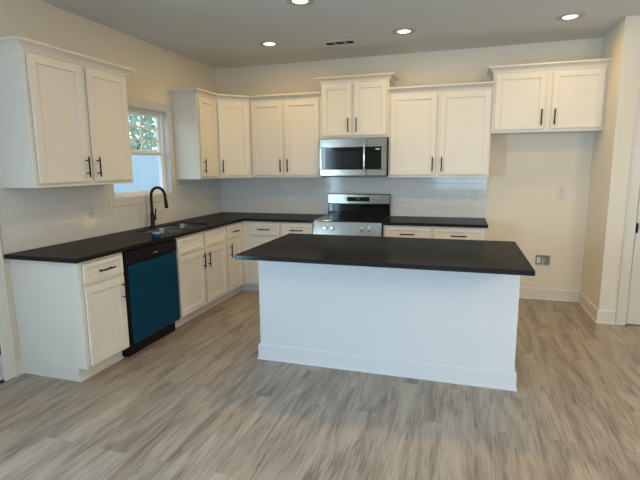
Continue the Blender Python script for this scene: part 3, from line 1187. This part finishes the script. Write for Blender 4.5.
outlet('white outlet on the back tiles, nearer the range', (2.891, -tt, 1.148), 0)
outlet('white outlet at the right end of the back tiles', (3.231, -tt, 1.150), 0)
outlet('white outlet on the wall of the fridge niche', (4.107, 0, 1.194), 0)
outlet('white outlet on the left tiles below the wall cabinet', (tt, -2.27, 1.137), R90)
outlet('white outlet on the left tiles near the corner', (tt, -0.656, 1.115), R90)

# recessed water box low in the niche ----------------------------------
t = thing('water_supply_box', 'recessed icemaker water box low on the niche wall', 'water box', (3.972, -0.001, 0.450))
bm = bmesh.new()
w_, h_ = 0.072, 0.054
box(bm, -w_-0.012, w_+0.012, -0.006, 0, h_, h_+0.012, bev=0.002)
box(bm, -w_-0.012, w_+0.012, -0.006, 0, -h_-0.012, -h_, bev=0.002)
box(bm, -w_-0.012, -w_, -0.006, 0, -h_, h_)
box(bm, w_, w_+0.012, -0.006, 0, -h_, h_)
obj('rim', bm, OUTLET, t)
BOXIN = mottled('box_interior', (0.22, 0.21, 0.19), 0.1, 10, 0.6)
boxes('recess', [(-w_, w_, -0.0015, 0, -h_, h_)], BOXIN, t)
bm = bmesh.new()
cyl(bm, (0.0, -0.010, -0.05), (0.0, -0.010, -0.005), 0.009, n=14)
cyl(bm, (0.0, -0.010, 0.0), (0.03, -0.010, 0.0), 0.006, n=12)
cyl(bm, (0.0, -0.010, -0.008), (0.0, -0.010, 0.010), 0.012, n=14)
obj('valve', bm, CHROME, t, True)
boxes('socket', [(-0.058, -0.022, -0.006, -0.0015, -0.035, 0.030)], OUTLET, t)

SLAT = mottled('vent_slat', (0.10, 0.10, 0.095), 0.05, 20, 0.5)
# ceiling vent ---------------------------------------------------------
t = thing('ceiling_vent', 'white slotted air vent in the ceiling', 'vent', (1.835, -0.70, H))
bm = bmesh.new()
box(bm, -0.165, 0.165, -0.075, -0.050, -0.008, 0, bev=0.002)
box(bm, -0.165, 0.165, 0.050, 0.075, -0.008, 0, bev=0.002)
for x in (-0.165, -0.062, 0.048, 0.143):
    box(bm, x, x+0.022, -0.050, 0.050, -0.008, 0)
obj('frame', bm, OUTLET, t)
boxes('duct_opening', [(-0.144, 0.144, -0.050, 0.050, -0.002, 0)], SLOT, t)
for k in range(3):
    bm = bmesh.new()
    y = -0.030+k*0.030
    tb = bmesh.new()
    bmesh.ops.create_cube(tb, size=1)
    bmesh.ops.scale(tb, vec=(0.284, 0.011, 0.0015), verts=tb.verts)
    merge(bm, tb, Matrix.Translation((0, y, -0.006)) @ Matrix.Rotation(0.7, 4, 'X'))
    obj('slat', bm, SLAT, t)

# recessed downlights --------------------------------------------------
RINGM = mottled('downlight_ring', (0.5, 0.5, 0.48), 0.02, 10, 0.5)
def downlight(label, x, y, power=CAN_POWER):
    t = thing('recessed_downlight', label, 'ceiling light', (x, y, H), 0, 'recessed ceiling downlights')
    bm = bmesh.new()
    lathe(bm, [(0.112, 0), (0.112, -0.003), (0.104, -0.007), (0.064, -0.009), (0.059, -0.004), (0.058, 0)], 40)
    obj('trim_ring', bm, RINGM, t, True)
    bm = bmesh.new()
    lathe(bm, [(0.0, -0.007), (0.050, -0.006), (0.058, -0.003), (0.058, 0.0), (0.0, 0.0)], 40)
    obj('lens', bm, LENS, t, True)
    a = area('lamp', (0, 0, -0.012), (0, 0, 0), 0.12, 0.12, power, CAN_COL, 'DISK', pi)
    a.parent = t
    return t
downlight('round recessed downlight nearest the left corner', 1.14, -0.899, 7)
downlight('round recessed downlight above and right of the range', 2.507, -0.892, 5.0)
downlight('round recessed downlight in front of the fridge niche cabinet', 3.913, -0.857, 4.8)
downlight('round recessed downlight at the top edge, over the island', 1.85, -1.957, 13)
downlight('round recessed downlight over the right half of the island', 3.25, -1.957, 13)
for x in (1.2, 2.6, 4.6):
    downlight('round recessed downlight in the ceiling behind the camera', x, -4.9, 3.5)

# added fill lamp, unseen off to the right: warms left doors and upper walls
t = thing('fill_lamp', 'added warm fill lamp, an unseen round glass pendant right of the island', 'ceiling light', (5.0, -4.2, H))
bm = bmesh.new()
lathe(bm, [(0.0, 0), (0.12, 0), (0.12, -0.02), (0.012, -0.03), (0.010, -0.60), (0.0, -0.60)], 32)
obj('canopy', bm, BLACK, t, True)
bm = bmesh.new()
lathe(bm, [(0.03, -0.60), (0.11, -0.63), (0.14, -0.70), (0.11, -0.77), (0.0, -0.80)], 32)
obj('lamp_shade', bm, LENS, t, True)
pd = bpy.data.lights.new('lamp', 'POINT')
pd.energy = 85
pd.color = (1.0, 0.70, 0.36)
pd.shadow_soft_size = 0.15
po = bpy.data.objects.new('lamp', pd)
COL.objects.link(po)
po.location = (0, 0, -1.0)
po.parent = t
